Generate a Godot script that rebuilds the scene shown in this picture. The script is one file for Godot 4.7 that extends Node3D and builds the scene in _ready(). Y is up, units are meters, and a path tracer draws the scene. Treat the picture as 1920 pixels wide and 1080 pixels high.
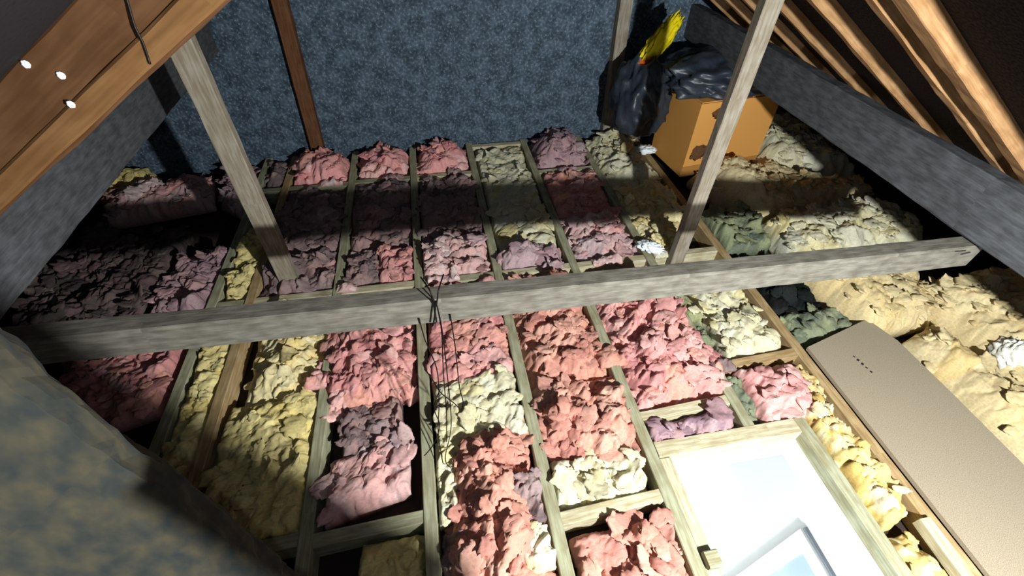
extends Node3D
# A loft looking down over ceiling joists packed with torn pink and yellow insulation.
# x across the joists, -z along them to the gable wall, y up, tops of the joists at y = 0.

const JX := [-1.164, -0.985, -0.566, -0.158, 0.259, 0.674, 1.105, 1.535]   # joist centre lines
const JW := 0.046
const EXPOSURE := 1.0
const LAMP_AT := Vector3(0.95, 1.32, 0.58)
const LAMP_ENERGY := 9.5
const UNSEEN_LIGHT_ENERGY := 0.13
const HALL_ENERGY := 1.5

var M := {}
var used := {}
var nz := FastNoiseLite.new()
var nr := FastNoiseLite.new()
var rng := RandomNumberGenerator.new()


func _ready() -> void:
	# ---- camera, environment, lights
	var cam := Camera3D.new()
	cam.name = "camera"
	cam.fov = 64.557
	cam.near = 0.02
	cam.position = Vector3(0, 1.65, 0)
	cam.rotation_order = EULER_ORDER_YXZ
	cam.rotation = Vector3(-0.782163, -0.188422, 0.0163349)
	add_child(cam)
	cam.current = true
	var we := WorldEnvironment.new()
	we.name = "environment"
	var env := Environment.new()
	env.background_mode = Environment.BG_COLOR
	env.background_color = Color(0.004, 0.004, 0.006)
	env.tonemap_mode = Environment.TONE_MAPPER_LINEAR
	env.tonemap_exposure = EXPOSURE
	env.sdfgi_enabled = true
	env.ssao_enabled = true
	env.ssil_enabled = true
	we.environment = env
	add_child(we)
	nz.noise_type = FastNoiseLite.TYPE_SIMPLEX
	nz.fractal_octaves = 3
	nz.frequency = 1.0
	nr.noise_type = FastNoiseLite.TYPE_SIMPLEX
	nr.fractal_type = FastNoiseLite.FRACTAL_RIDGED
	nr.fractal_octaves = 3
	nr.frequency = 1.0
	make_lamps()
	make_materials()
	make_shell()
	make_hall()
	make_roof_timbers()
	make_floor_timbers()
	make_insulation()
	make_loose_things()


# ------------------------------------------------------------------ naming
func numbered(called: String) -> String:
	if not used.has(called):
		used[called] = 0
		return called
	used[called] += 1
	return "%s_%03d" % [called, used[called]]


func obj(called: String, mesh: Mesh, mat: Material, parent: Node = self) -> MeshInstance3D:
	var o := MeshInstance3D.new()
	o.name = numbered(called) if parent == self else called
	o.mesh = mesh
	if mat:
		o.material_override = mat
	o.cast_shadow = GeometryInstance3D.SHADOW_CASTING_SETTING_ON
	parent.add_child(o, true)
	return o


func thing(called: String, label: String, category: String, at := Vector3.ZERO, group := "") -> Node3D:
	var o := Node3D.new()
	o.name = numbered(called)
	add_child(o)
	o.position = at
	tag(o, label, category, group)
	return o


func tag(o: Node, label: String, category: String, group := "") -> void:
	o.set_meta("label", label)
	o.set_meta("category", category)
	if group:
		o.set_meta("group", group)


func struct(o: Node, label := "", category := "") -> void:
	o.set_meta("kind", "structure")
	if label:
		tag(o, label, category)


# ------------------------------------------------------------------ lamps
func make_lamps() -> void:
	var glow := StandardMaterial3D.new()
	glow.albedo_color = Color(1, 1, 1)
	glow.emission_enabled = true
	glow.emission = Color(1.0, 0.97, 0.9)
	glow.emission_energy_multiplier = 4.0
	var dark := StandardMaterial3D.new()
	dark.albedo_color = Color(0.08, 0.08, 0.09)
	dark.roughness = 0.5
	var t := thing("unseen_lamp", "black handled lamp out of view behind the viewer, placed to light the loft", "lamp", LAMP_AT + Vector3(0, 0.09, 0.03))  # out of view; lights the whole loft and casts its shadows
	var s := SphereMesh.new()
	s.radius = 0.045
	s.height = 0.09
	var b := obj("bulb", s, glow, t)
	b.position = Vector3(0, -0.09, -0.03)
	var c := CylinderMesh.new()
	c.top_radius = 0.018
	c.bottom_radius = 0.03
	c.height = 0.05
	obj("socket", c, dark, t).position = Vector3(0, -0.022, -0.01)
	var tm := TorusMesh.new()
	tm.inner_radius = 0.012
	tm.outer_radius = 0.016
	var hk := obj("hook", tm, dark, t)
	hk.position = Vector3(0, 0.012, -0.005)
	hk.rotation.x = PI / 2
	var l := OmniLight3D.new()
	l.name = "lamp_light"
	l.light_color = Color(0.985, 1.0, 0.985)
	l.light_energy = LAMP_ENERGY
	l.light_size = 0.03
	l.omni_range = 12.0
	l.omni_attenuation = 2.0
	l.shadow_enabled = true
	l.position = LAMP_AT
	add_child(l)
	# small light out of view by the viewpoint, placed to light the near post
	var tt := thing("unseen_near_light", "small black light out of view above the viewpoint, placed to light the near post", "unseen_light", Vector3(-0.03, 1.71, 0.09))
	var tc := CylinderMesh.new()
	tc.top_radius = 0.014
	tc.bottom_radius = 0.011
	tc.height = 0.09
	var tb := obj("barrel", tc, dark, tt)
	tb.rotation.x = -PI / 2
	var tg := SphereMesh.new()
	tg.radius = 0.012
	tg.height = 0.024
	var gl2 := glow.duplicate()
	gl2.emission = Color(0.85, 0.93, 1.0)
	gl2.emission_energy_multiplier = 1.0
	obj("bulb", tg, gl2, tt).position = Vector3(0, 0, -0.055)
	var l2 := OmniLight3D.new()
	l2.name = "unseen_near_glow"
	l2.light_color = Color(0.85, 0.93, 1.0)
	l2.light_energy = UNSEEN_LIGHT_ENERGY
	l2.light_size = 0.012
	l2.omni_range = 8.0
	l2.omni_attenuation = 2.0
	l2.shadow_enabled = true
	l2.position = Vector3(-0.03, 1.71, 0.035)
	add_child(l2)


# ------------------------------------------------------------------ materials
func img_noise(w: int, h: int, fx: float, fy: float, lo: Color, hi: Color, seed_: int, kind := 0, gain := 1.0) -> Image:
	var im := Image.create_empty(w, h, false, Image.FORMAT_RGB8)
	var n := FastNoiseLite.new()
	n.seed = seed_
	n.noise_type = FastNoiseLite.TYPE_SIMPLEX
	n.frequency = 1.0
	n.fractal_octaves = 4
	for y in h:
		for x in w:
			var v: float = n.get_noise_2d(x * fx, y * fy)
			if kind == 1:   # wood: streaks along x, plus broad clouds
				v = v * 0.6 + n.get_noise_2d(x * fx * 0.3 + 91.0, y * fy * 4.0) * 0.35 + n.get_noise_2d(x * 0.008 + 40.0, y * 0.012) * 0.35
			var k := clampf(0.5 + v * gain, 0.0, 1.0)
			im.set_pixel(x, y, lo.lerp(hi, k))
	return im


func std(c: Color, rough := 0.9) -> StandardMaterial3D:
	var m := StandardMaterial3D.new()
	m.albedo_color = c
	m.roughness = rough
	m.metallic_specular = 0.3
	return m


func wood(tint: Color, tex: Texture2D, nor: Texture2D, rough := 0.85) -> StandardMaterial3D:
	var m := std(tint, rough)
	m.albedo_texture = tex
	m.normal_enabled = true
	m.normal_texture = nor
	m.normal_scale = 0.7
	m.uv1_scale = Vector3(1.3, 2.2, 1)
	return m


func bump(im: Image, s: float) -> ImageTexture:
	var c: Image = im.duplicate()
	c.convert(Image.FORMAT_RGBA8)
	c.bump_map_to_normal_map(s)
	return ImageTexture.create_from_image(c)


func make_materials() -> void:
	var w1 := img_noise(768, 256, 0.006, 0.09, Color(0.82, 0.78, 0.72), Color(1, 1, 1), 3, 1, 1.0)
	var w2 := img_noise(768, 256, 0.010, 0.06, Color(0.74, 0.73, 0.72), Color(1, 1, 1), 9, 1, 0.9)
	var t1 := ImageTexture.create_from_image(w1)
	var t2 := ImageTexture.create_from_image(w2)
	var n1 := bump(w1, 1.2)
	var n2 := bump(w2, 1.2)
	M.pine = wood(Color(0.64, 0.645, 0.55), t1, n1)
	M.pine_pale = wood(Color(0.77, 0.75, 0.65), t1, n1)
	M.pine_warm = wood(Color(0.70, 0.61, 0.46), t1, n1)
	M.strut = wood(Color(0.60, 0.575, 0.53), t1, n1)
	M.tie = wood(Color(0.475, 0.46, 0.425), t2, n2)
	M.rafter = wood(Color(0.60, 0.47, 0.335), t1, n1)
	M.rafter_old = wood(Color(0.32, 0.215, 0.13), t1, n1)
	M.batten = wood(Color(0.42, 0.30, 0.18), t1, n1)
	M.stud = wood(Color(0.42, 0.29, 0.20), t1, n1)
	M.purlin = wood(Color(0.34, 0.35, 0.37), t2, n2)
	var w3 := img_noise(512, 512, 0.016, 0.022, Color(0.52, 0.57, 0.60), Color(0.86, 0.79, 0.66), 51, 0, 0.65)
	M.rough = wood(Color(0.27, 0.272, 0.265), ImageTexture.create_from_image(w3), bump(w3, 3.0), 0.95)
	# roughcast wall: speckle of pale and dark grains
	var sp := Image.create_empty(1024, 1024, false, Image.FORMAT_RGB8)
	var f := FastNoiseLite.new()
	f.noise_type = FastNoiseLite.TYPE_SIMPLEX
	f.fractal_octaves = 3
	f.frequency = 0.045
	for y in 1024:
		for x in 1024:
			var a := f.get_noise_2d(x, y)
			var b := f.get_noise_2d(x * 0.22 + 300.0, y * 0.22)
			var k := 0.5 + a * 0.42 + b * 0.40
			var sparkle := clampf((a - 0.46) * 2.5, 0.0, 0.7)
			var c := Color(0.18, 0.225, 0.27).lerp(Color(0.38, 0.45, 0.52), clampf(k, 0, 1))
			sp.set_pixel(x, y, c.lerp(Color(0.56, 0.60, 0.62), sparkle))
	M.wall = std(Color(1, 1, 1), 0.75)
	M.wall.albedo_texture = ImageTexture.create_from_image(sp)
	M.wall.normal_enabled = true
	M.wall.normal_texture = bump(sp, 6.0)
	M.wall.uv1_triplanar = true
	M.wall.uv1_world_triplanar = true
	M.wall.uv1_scale = Vector3(0.75, 0.75, 0.75)
	M.felt = std(Color(0.09, 0.07, 0.085), 0.95)
	var fn := img_noise(256, 256, 0.12, 0.12, Color(0.3, 0.3, 0.3), Color(1, 1, 1), 21)
	M.felt.normal_enabled = true
	M.felt.normal_texture = bump(fn, 2.0)
	M.felt.uv1_triplanar = true
	M.felt.uv1_scale = Vector3(2, 2, 2)
	M.plaster = std(Color(0.20, 0.17, 0.15), 0.95)
	M.paint = std(Color(0.94, 0.94, 0.93), 0.6)
	M.paint_blue = std(Color(0.70, 0.77, 0.86), 0.5)
	# insulation: vertex colour carries the wool, the maps only fibre
	var fi := Image.create_empty(512, 512, false, Image.FORMAT_RGB8)
	var fa := FastNoiseLite.new()
	fa.noise_type = FastNoiseLite.TYPE_SIMPLEX
	fa.fractal_type = FastNoiseLite.FRACTAL_RIDGED
	fa.fractal_octaves = 4
	fa.frequency = 0.012
	fa.domain_warp_enabled = true
	fa.domain_warp_amplitude = 40.0
	fa.domain_warp_frequency = 0.01
	for y in 512:
		for x in 512:
			var v := fa.get_noise_2d(x, y * 1.8)
			var k := clampf(0.93 + v * 0.10, 0.7, 1.0)
			fi.set_pixel(x, y, Color(k, k, k))
	M.wool = std(Color(1, 1, 1), 1.0)
	M.wool.metallic_specular = 0.1
	M.wool.vertex_color_use_as_albedo = true
	M.wool.albedo_texture = ImageTexture.create_from_image(fi)
	M.wool.normal_enabled = true
	M.wool.normal_texture = bump(fi, 4.0)
	M.wool.normal_scale = 0.4
	M.wool.uv1_triplanar = true
	M.wool.uv1_scale = Vector3(4.5, 4.5, 4.5)
	var cb := img_noise(512, 512, 0.25, 0.25, Color(0.80, 0.78, 0.74), Color(1, 1, 1), 31)
	M.chip = std(Color(0.66, 0.615, 0.545), 0.8)
	M.chip.albedo_texture = ImageTexture.create_from_image(cb)
	M.chip.uv1_triplanar = true
	M.chip.uv1_scale = Vector3(2, 2, 2)
	M.card = std(Color(0.82, 0.59, 0.31), 0.85)
	M.tape = std(Color(0.66, 0.47, 0.25), 0.5)
	M.bag = std(Color(0.17, 0.20, 0.24), 0.42)
	M.bag.metallic_specular = 0.5
	M.yellow = std(Color(0.88, 0.80, 0.10), 0.4)
	M.orange = std(Color(0.85, 0.36, 0.10), 0.4)
	M.wire = std(Color(0.07, 0.055, 0.05), 0.5)
	M.ink = std(Color(0.16, 0.14, 0.13), 0.8)
	M.paper = std(Color(0.90, 0.93, 0.95), 0.8)
	M.gap = std(Color(0.55, 0.57, 0.60), 0.8)
	M.nail = std(Color(0.25, 0.25, 0.26), 0.5)


# ------------------------------------------------------------------ shapes
func quad(st: SurfaceTool, a: Vector3, b: Vector3, c: Vector3, d: Vector3, ua := Vector2.ZERO, ub := Vector2.RIGHT, uc := Vector2.ONE, ud := Vector2.DOWN) -> void:
	# a b c d anticlockwise seen from outside; front faces are clockwise in Godot
	var p := [a, c, b, a, d, c]
	var u := [ua, uc, ub, ua, ud, uc]
	for i in 6:
		st.set_uv(u[i])
		st.add_vertex(p[i])


func begin() -> SurfaceTool:
	var st := SurfaceTool.new()
	st.begin(Mesh.PRIMITIVE_TRIANGLES)
	st.set_smooth_group(-1)
	return st


func finish(st: SurfaceTool, tangents := true) -> ArrayMesh:
	st.generate_normals()
	if tangents:
		st.generate_tangents()
	return st.commit()


func add_box(st: SurfaceTool, lo: Vector3, hi: Vector3) -> void:
	var p := func(i: int) -> Vector3: return Vector3(hi.x if i & 1 else lo.x, hi.y if i & 2 else lo.y, hi.z if i & 4 else lo.z)
	for f in [[4, 5, 7, 6], [1, 0, 2, 3], [5, 1, 3, 7], [0, 4, 6, 2], [6, 7, 3, 2], [0, 1, 5, 4]]:
		quad(st, p.call(f[0]), p.call(f[1]), p.call(f[2]), p.call(f[3]))


# a sawn timber from a to b (centre line), w wide and h deep; up says which way h points; wane roughens it
func timber(a: Vector3, b: Vector3, w: float, h: float, up: Vector3, rough := 0.0015, seed_ := 0, chamfer := 0.004, bulge := 0.0) -> Array:
	var len_ := a.distance_to(b)
	var x := (b - a) / len_
	var z := x.cross(up).normalized()
	var y := z.cross(x).normalized()
	var n := maxi(2, int(len_ / (0.06 if bulge == 0.0 else 0.015)))
	var c := chamfer
	var ring := [Vector2(-w / 2 + c, -h / 2), Vector2(w / 2 - c, -h / 2), Vector2(w / 2, -h / 2 + c), Vector2(w / 2, h / 2 - c), Vector2(w / 2 - c, h / 2), Vector2(-w / 2 + c, h / 2), Vector2(-w / 2, h / 2 - c), Vector2(-w / 2, -h / 2 + c)]
	if bulge > 0.0:   # a finer outline for rough timbers
		var fine := []
		for i in 8:
			var m := 14 if i % 2 == 0 else 3
			for k in m:
				fine.append(ring[i].lerp(ring[(i + 1) % 8], float(k) / m))
		ring = fine
	var rn := ring.size()
	var st := begin()
	var per := [0.0]
	for i in rn:
		per.append(per[i] + ring[i].distance_to(ring[(i + 1) % rn]))
	var pts := []
	var off := seed_ * 7.3
	for s in n + 1:
		var l := len_ * s / n - len_ / 2
		var row := []
		for i in rn:
			var q: Vector2 = ring[i]
			var j := 1.0 + rough * 12.0 * nz.get_noise_2d(l * 2.0 + off, i * 3.1)
			var d := q.normalized() * rough * nz.get_noise_3d(l * 9.0 + off, q.x * 14.0, q.y * 14.0)
			if bulge > 0.0:
				d += q.normalized() * bulge * (nz.get_noise_3d(l * 2.2 + off, q.x * 4.0, q.y * 4.0) + 0.35 * nz.get_noise_3d(l * 14.0 + off, q.x * 16.0, q.y * 16.0) + 0.14 * nz.get_noise_3d(l * 30.0 + off, q.x * 60.0, q.y * 60.0))
			var r := q * j + d
			row.append(Vector3(l, r.y, r.x))
		pts.append(row)
	var uo := fposmod(seed_ * 0.37, 1.0)
	for s in n:
		for i in rn:
			var k := (i + 1) % rn
			var u0 := len_ * s / n + uo
			var u1 := len_ * (s + 1) / n + uo
			var v0: float = per[i] + uo * 3.0
			var v1: float = per[i + 1] + uo * 3.0
			quad(st, pts[s][i], pts[s][k], pts[s + 1][k], pts[s + 1][i], Vector2(u0, v0), Vector2(u0, v1), Vector2(u1, v1), Vector2(u1, v0))
	for e in 2:
		var row: Array = pts[0] if e == 0 else pts[n]
		var mid := Vector3.ZERO
		for p in row:
			mid += p / rn
		for i in rn:
			var k := (i + 1) % rn
			var tri := [mid, row[i], row[k]] if e == 0 else [mid, row[k], row[i]]
			for p in tri:
				st.set_uv(Vector2(p.z * 0.3 + uo, p.y))
				st.add_vertex(p)
	return [finish(st), Transform3D(Basis(x, y, z), (a + b) / 2)]


func beam(called: String, a: Vector3, b: Vector3, w: float, h: float, up: Vector3, mat: Material, parent: Node = self, rough := 0.0015, seed_ := 0, chamfer := 0.004, bulge := 0.0) -> MeshInstance3D:
	var t := timber(a, b, w, h, up, rough, seed_, chamfer, bulge)
	var o := obj(called, t[0], mat, parent)
	o.transform = t[1]
	return o


func tube(points: Array, r: float, sides := 6) -> ArrayMesh:
	var cv := Curve3D.new()
	cv.bake_interval = 0.012
	for i in points.size():
		var t := Vector3.ZERO
		if i > 0 and i < points.size() - 1:
			t = (points[i + 1] - points[i - 1]) / 6.0
		cv.add_point(points[i], -t, t)
	var ps := cv.get_baked_points()
	var st := SurfaceTool.new()
	st.begin(Mesh.PRIMITIVE_TRIANGLES)
	st.set_smooth_group(0)
	var rings := []
	for i in ps.size():
		var d := (ps[mini(i + 1, ps.size() - 1)] - ps[maxi(i - 1, 0)]).normalized()
		var s := d.cross(Vector3(0.31, 0.2, 0.93)).normalized()
		var u := d.cross(s).normalized()
		var rg := []
		for k in sides:
			var a := TAU * k / sides
			rg.append(ps[i] + (s * cos(a) + u * sin(a)) * r)
		rings.append(rg)
	for i in rings.size() - 1:
		for k in sides:
			var k2 := (k + 1) % sides
			quad(st, rings[i][k], rings[i + 1][k], rings[i + 1][k2], rings[i][k2])
	for k in range(1, sides - 1):
		for p in [rings[0][0], rings[0][k], rings[0][k + 1]]:
			st.add_vertex(p)
		for p in [rings[-1][0], rings[-1][k + 1], rings[-1][k]]:
			st.add_vertex(p)
	st.generate_normals()
	return st.commit()


# a crumpled closed lump: ellipsoid of half sizes r with folds
func lump(r: Vector3, seed_: int, amp := 0.25, freq := 3.0, flat_bottom := true, rings := 28, colors := []) -> ArrayMesh:
	var st := SurfaceTool.new()
	st.begin(Mesh.PRIMITIVE_TRIANGLES)
	st.set_smooth_group(0)
	var segs := rings * 2
	for i in rings + 1:
		var th := PI * i / rings
		for k in segs + 1:
			var ph := TAU * (k % segs) / segs
			var d := Vector3(sin(th) * cos(ph), cos(th), sin(th) * sin(ph))
			var o := d * freq + Vector3(seed_ * 5.17, 0, 0)
			var f := 1.0 + amp * (nr.get_noise_3dv(o * 0.45) * 0.8 + nz.get_noise_3dv(o) * 0.6)
			var p := d * f * r
			if flat_bottom:
				p.y = maxf(p.y, -r.y * 0.75)
			if colors.size():
				var c: Color = colors[0].lerp(colors[1], clampf(0.5 + nz.get_noise_3dv(o * 0.8 + Vector3(9, 9, 9)), 0, 1))
				st.set_color(c.srgb_to_linear())
			st.set_uv(Vector2(float(k) / segs, float(i) / rings))
			st.add_vertex(p)
	var row := segs + 1
	for i in rings:
		for k in segs:
			var a := i * row + k
			for q in [a, a + 1, a + row, a + 1, a + row + 1, a + row]:
				st.add_index(q)
	st.generate_normals()
	return st.commit()


# ------------------------------------------------------------------ the torn insulation
const PAL := {
	"pink": [Color(0.867, 0.626, 0.610), Color(0.909, 0.728, 0.706), Color(0.877, 0.642, 0.567), Color(0.770, 0.524, 0.519)],
	"pink_lifted": [Color(0.93, 0.66, 0.655), Color(0.95, 0.76, 0.75), Color(0.90, 0.66, 0.60), Color(0.84, 0.58, 0.58)],  # pink lightened for the weakly lit wall end, extra light put into the colour
	"salmon": [Color(0.83, 0.60, 0.53), Color(0.80, 0.56, 0.51), Color(0.87, 0.69, 0.62), Color(0.71, 0.49, 0.45)],
	"mauve": [Color(0.688, 0.567, 0.586), Color(0.763, 0.605, 0.605), Color(0.577, 0.474, 0.521), Color(0.744, 0.651, 0.670)],
	"pale": [Color(0.84, 0.685, 0.67), Color(0.83, 0.61, 0.59), Color(0.72, 0.62, 0.64), Color(0.88, 0.79, 0.78)],
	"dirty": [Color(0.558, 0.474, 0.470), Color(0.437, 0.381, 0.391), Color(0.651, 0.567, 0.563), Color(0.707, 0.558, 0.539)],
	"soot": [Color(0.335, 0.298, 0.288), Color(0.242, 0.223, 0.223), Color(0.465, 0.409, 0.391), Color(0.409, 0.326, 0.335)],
	"yellow": [Color(0.921, 0.859, 0.654), Color(0.942, 0.900, 0.747), Color(0.911, 0.808, 0.532), Color(0.839, 0.788, 0.614)],
	"cream": [Color(0.856, 0.832, 0.707), Color(0.828, 0.800, 0.679), Color(0.856, 0.800, 0.586), Color(0.865, 0.856, 0.781)],
	"gold": [Color(0.856, 0.781, 0.605), Color(0.865, 0.809, 0.660), Color(0.837, 0.735, 0.521), Color(0.818, 0.744, 0.577)],
	"amber": [Color(0.837, 0.716, 0.419), Color(0.856, 0.781, 0.558), Color(0.818, 0.698, 0.465), Color(0.856, 0.837, 0.744)],
	"ochre": [Color(0.855, 0.792, 0.552), Color(0.896, 0.843, 0.615), Color(0.792, 0.729, 0.521), Color(0.896, 0.812, 0.521)],
	"green": [Color(0.465, 0.493, 0.419), Color(0.558, 0.586, 0.465), Color(0.391, 0.428, 0.391), Color(0.632, 0.642, 0.484)],
	"black": [Color(0.121, 0.130, 0.130), Color(0.167, 0.177, 0.177), Color(0.242, 0.270, 0.233), Color(0.093, 0.093, 0.102)],
}


func batt(q: Array, y0: float, y1: float, pal: String, seed_: int, cell := 0.006, loose := 1.0, plate := 0.095) -> Array:
	var cols: Array = PAL[pal]
	rng.seed = seed_ * 977 + 5
	var A := Vector2(q[0], q[1])
	var B := Vector2(q[2], q[3])
	var C := Vector2(q[4], q[5])
	var D := Vector2(q[6], q[7])
	var mid := (A + B + C + D) / 4.0
	A -= mid
	B -= mid
	C -= mid
	D -= mid
	var wid := (A.distance_to(B) + D.distance_to(C)) / 2
	var lng := (A.distance_to(D) + B.distance_to(C)) / 2
	var nx := maxi(6, int(wid / cell))
	var ny := maxi(6, int(lng / cell))
	var o3 := seed_ * 3.71
	# plates of torn wool, lying over one another
	var area := wid * lng
	var np := int(area / (plate * plate * 0.75)) + 5
	var pc := PackedVector2Array()
	var pa := PackedVector2Array()   # axes as (cos, sin)
	var pr := PackedVector2Array()   # 1/radii
	var pt := PackedVector2Array()   # tilt
	var ph := PackedFloat32Array()
	var reach := PackedFloat32Array()
	var tint := PackedColorArray()
	var main := rng.randf() * TAU
	for k in np:
		var s := rng.randf()
		var t := rng.randf()
		pc.append(A.lerp(B, s).lerp(D.lerp(C, s), t))
		var an := main + rng.randfn(0, 0.7)
		pa.append(Vector2(cos(an), sin(an)))
		var ra := plate * rng.randf_range(0.5, 1.7)
		var rb := ra * rng.randf_range(0.4, 0.9)
		pr.append(Vector2(1.0 / ra, 1.0 / rb))
		pt.append(Vector2(rng.randfn(0, 0.20), rng.randfn(0, 0.20)) * loose)
		ph.append(rng.randf_range(-0.018, 0.016) * loose)
		reach.append(ra * ra * 3.2)
		var c: Color = cols[0].lerp(cols[1 + rng.randi() % 3], rng.randf())
		tint.append(c.srgb_to_linear())
	var base: Color = cols[0].srgb_to_linear()
	var deep := y1 - y0
	var edge := 0.024 if deep < 0.115 else 0.14   # loose rolls round off, packed batts keep their sides
	var foot := 0.5 if deep < 0.115 else 0.12
	var hs := PackedVector3Array()
	var hc := PackedColorArray()
	var st := SurfaceTool.new()
	st.begin(Mesh.PRIMITIVE_TRIANGLES)
	st.set_smooth_group(0)
	for j in ny + 1:
		var t := float(j) / ny
		for i in nx + 1:
			var s := float(i) / nx
			var p := A.lerp(B, s).lerp(D.lerp(C, s), t)
			var wx := nz.get_noise_3d(p.x * 16.0 + o3, p.y * 16.0, 0.0)
			var wy := nz.get_noise_3d(p.x * 16.0 + o3, p.y * 16.0, 7.0)
			var wp := p + Vector2(wx, wy) * 0.016
			var best := -0.03 * loose
			var bi := -1
			var second := best
			for k in np:
				var d := wp - pc[k]
				if d.length_squared() > reach[k]:
					continue
				var ax := pa[k]
				var ex := (d.x * ax.x + d.y * ax.y) * pr[k].x
				var ey := (d.y * ax.x - d.x * ax.y) * pr[k].y
				var r := sqrt(ex * ex + ey * ey)
				var v := ph[k] + d.dot(pt[k])
				if r > 0.85:
					v -= (r - 0.85) * 0.12
				if v > best:
					second = best
					best = v
					bi = k
			var es := minf(s, 1.0 - s) * wid + wx * 0.014 * loose
			var et := minf(t, 1.0 - t) * lng + wy * 0.020 * loose
			var sh := clampf(es / edge, 0.0, 1.0)
			var sz := clampf(et / maxf(0.060, edge), 0.0, 1.0)
			sh = sqrt(sh * (2.0 - sh)) * (0.25 + 0.75 * sqrt(sz * (2.0 - sz)))
			var q2 := p + Vector2(wy, wx) * 0.022
			var puff := absf(nz.get_noise_3d(q2.x * 4.6 + o3, q2.y * 4.6, 31.0)) * 0.050 + absf(nz.get_noise_3d(q2.x * 12.0 + o3, q2.y * 12.0, 37.0)) * 0.016 - 0.016
			var crack := clampf((nr.get_noise_3d(q2.x * 4.2 + o3, q2.y * 4.2, 3.0) - 0.66) * 6.0, 0.0, 1.0) * 0.014
			var fine := nz.get_noise_3d(p.x * 55.0 + o3, p.y * 55.0, 5.0) * 0.0022
			var big := nz.get_noise_3d(p.x * 4.0 + o3, p.y * 4.0, 11.0) * 0.016
			var h := y0 + deep * (foot + (1.0 - foot) * sh) + (best + (big + puff - crack) * loose + fine) * (0.4 + 0.6 * sh)
			h = maxf(h, y0 + 0.004)
			var lat := Vector2(wx, wy) * 0.010
			var col := base
			if bi >= 0:
				col = tint[bi]
			var stain := clampf(nz.get_noise_3d(p.x * 8.0 + o3, p.y * 8.0, 21.0) * 1.6 - 0.35, 0.0, 0.55)
			col = col.lerp(cols[3].srgb_to_linear(), stain)
			st.set_color(col)
			st.add_vertex(Vector3(p.x + lat.x, h - y0, p.y + lat.y))
			hs.append(Vector3(p.x + lat.x, h - y0, p.y + lat.y))
			hc.append(col)
	var row := nx + 1
	for j in ny:
		for i in nx:
			var a := j * row + i
			for k in [a, a + 1, a + row, a + 1, a + row + 1, a + row]:
				st.add_index(k)
	# skirt and base
	var rim := []
	for i in nx:
		rim.append([i, 0])
	for j in ny:
		rim.append([nx, j])
	for i in nx:
		rim.append([nx - i, ny])
	for j in ny:
		rim.append([0, ny - j])
	var first := row * (ny + 1)
	for r in rim:
		var p := A.lerp(B, float(r[0]) / nx).lerp(D.lerp(C, float(r[0]) / nx), float(r[1]) / ny)
		st.set_color(base)
		st.add_vertex(Vector3(p.x * 0.985, 0, p.y * 0.985))
	st.set_color(base)
	st.add_vertex(Vector3.ZERO)
	var cen := first + rim.size()
	for k in rim.size():
		var k2 := (k + 1) % rim.size()
		var a: int = rim[k][1] * row + rim[k][0]
		var b: int = rim[k2][1] * row + rim[k2][0]
		for v in [a, first + k, b, b, first + k, first + k2, cen, first + k2, first + k]:
			st.add_index(v)
	# torn flakes of wool lifting off the face
	var count := cen + 1
	var flakes := int(area / 0.0050 * loose)
	for f in flakes:
		var fi := rng.randi_range(1, nx - 1)
		var fj := rng.randi_range(1, ny - 1)
		var at := hs[fj * row + fi]
		var ra := minf(rng.randf_range(0.024, 0.062), wid * 0.22)
		var rb := ra * rng.randf_range(0.5, 0.85)
		var an := main + rng.randfn(0, 0.9)
		var bs := Basis(Vector3.UP, an) * Basis(Vector3.FORWARD, rng.randfn(0.0, 0.22)) * Basis(Vector3.RIGHT, rng.randfn(0.0, 0.20))
		var fc := hc[fj * row + fi].lerp(cols[rng.randi() % 4].srgb_to_linear(), rng.randf_range(0.1, 0.6))
		var curl := rng.randf_range(-0.35, 0.5)
		var lift := rng.randf_range(-0.004, 0.006)
		var off := rng.randf() * 50.0
		for side in 2:
			for b in 8:
				for a in 10:
					var u := a / 4.5 - 1.0
					var v := b / 3.5 - 1.0
					var d := Vector2(u * sqrt(1.0 - v * v * 0.5), v * sqrt(1.0 - u * u * 0.5))
					var rr := d.length()
					var rag := 1.0 + 0.32 * rr * nz.get_noise_3d(d.x * 2.2 + off, d.y * 2.2, 1.0)
					var g := d * rag
					var z := curl * g.x * g.x * ra + 0.30 * rb * nz.get_noise_3d(g.x * 1.3 + off, g.y * 1.3, 9.0)
					var thick := 0.008 * sqrt(maxf(0.0, 1.0 - rr * rr))
					z += lift + (thick if side == 0 else -thick)
					st.set_color(fc)
					st.add_vertex(at + bs * Vector3(g.x * ra, z, g.y * rb))
			for b in 7:
				for a in 9:
					var i0 := count + b * 10 + a
					var t6 := [i0, i0 + 1, i0 + 10, i0 + 1, i0 + 11, i0 + 10] if side == 0 else [i0, i0 + 10, i0 + 1, i0 + 1, i0 + 10, i0 + 11]
					for k in t6:
						st.add_index(k)
			count += 80
	st.generate_normals()
	return [st.commit(), Vector3(mid.x, y0, mid.y)]


func wool(label: String, q: Array, y0: float, y1: float, pal: String, seed_: int, group := "", called := "insulation_batt", cell := 0.006, loose := 1.0, plate := 0.095) -> MeshInstance3D:
	var b := batt(q, y0, y1, pal, seed_, cell, loose, plate)
	var o := obj(called, b[0], M.wool)
	o.position = b[1]
	tag(o, label, "insulation", group)
	return o


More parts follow.
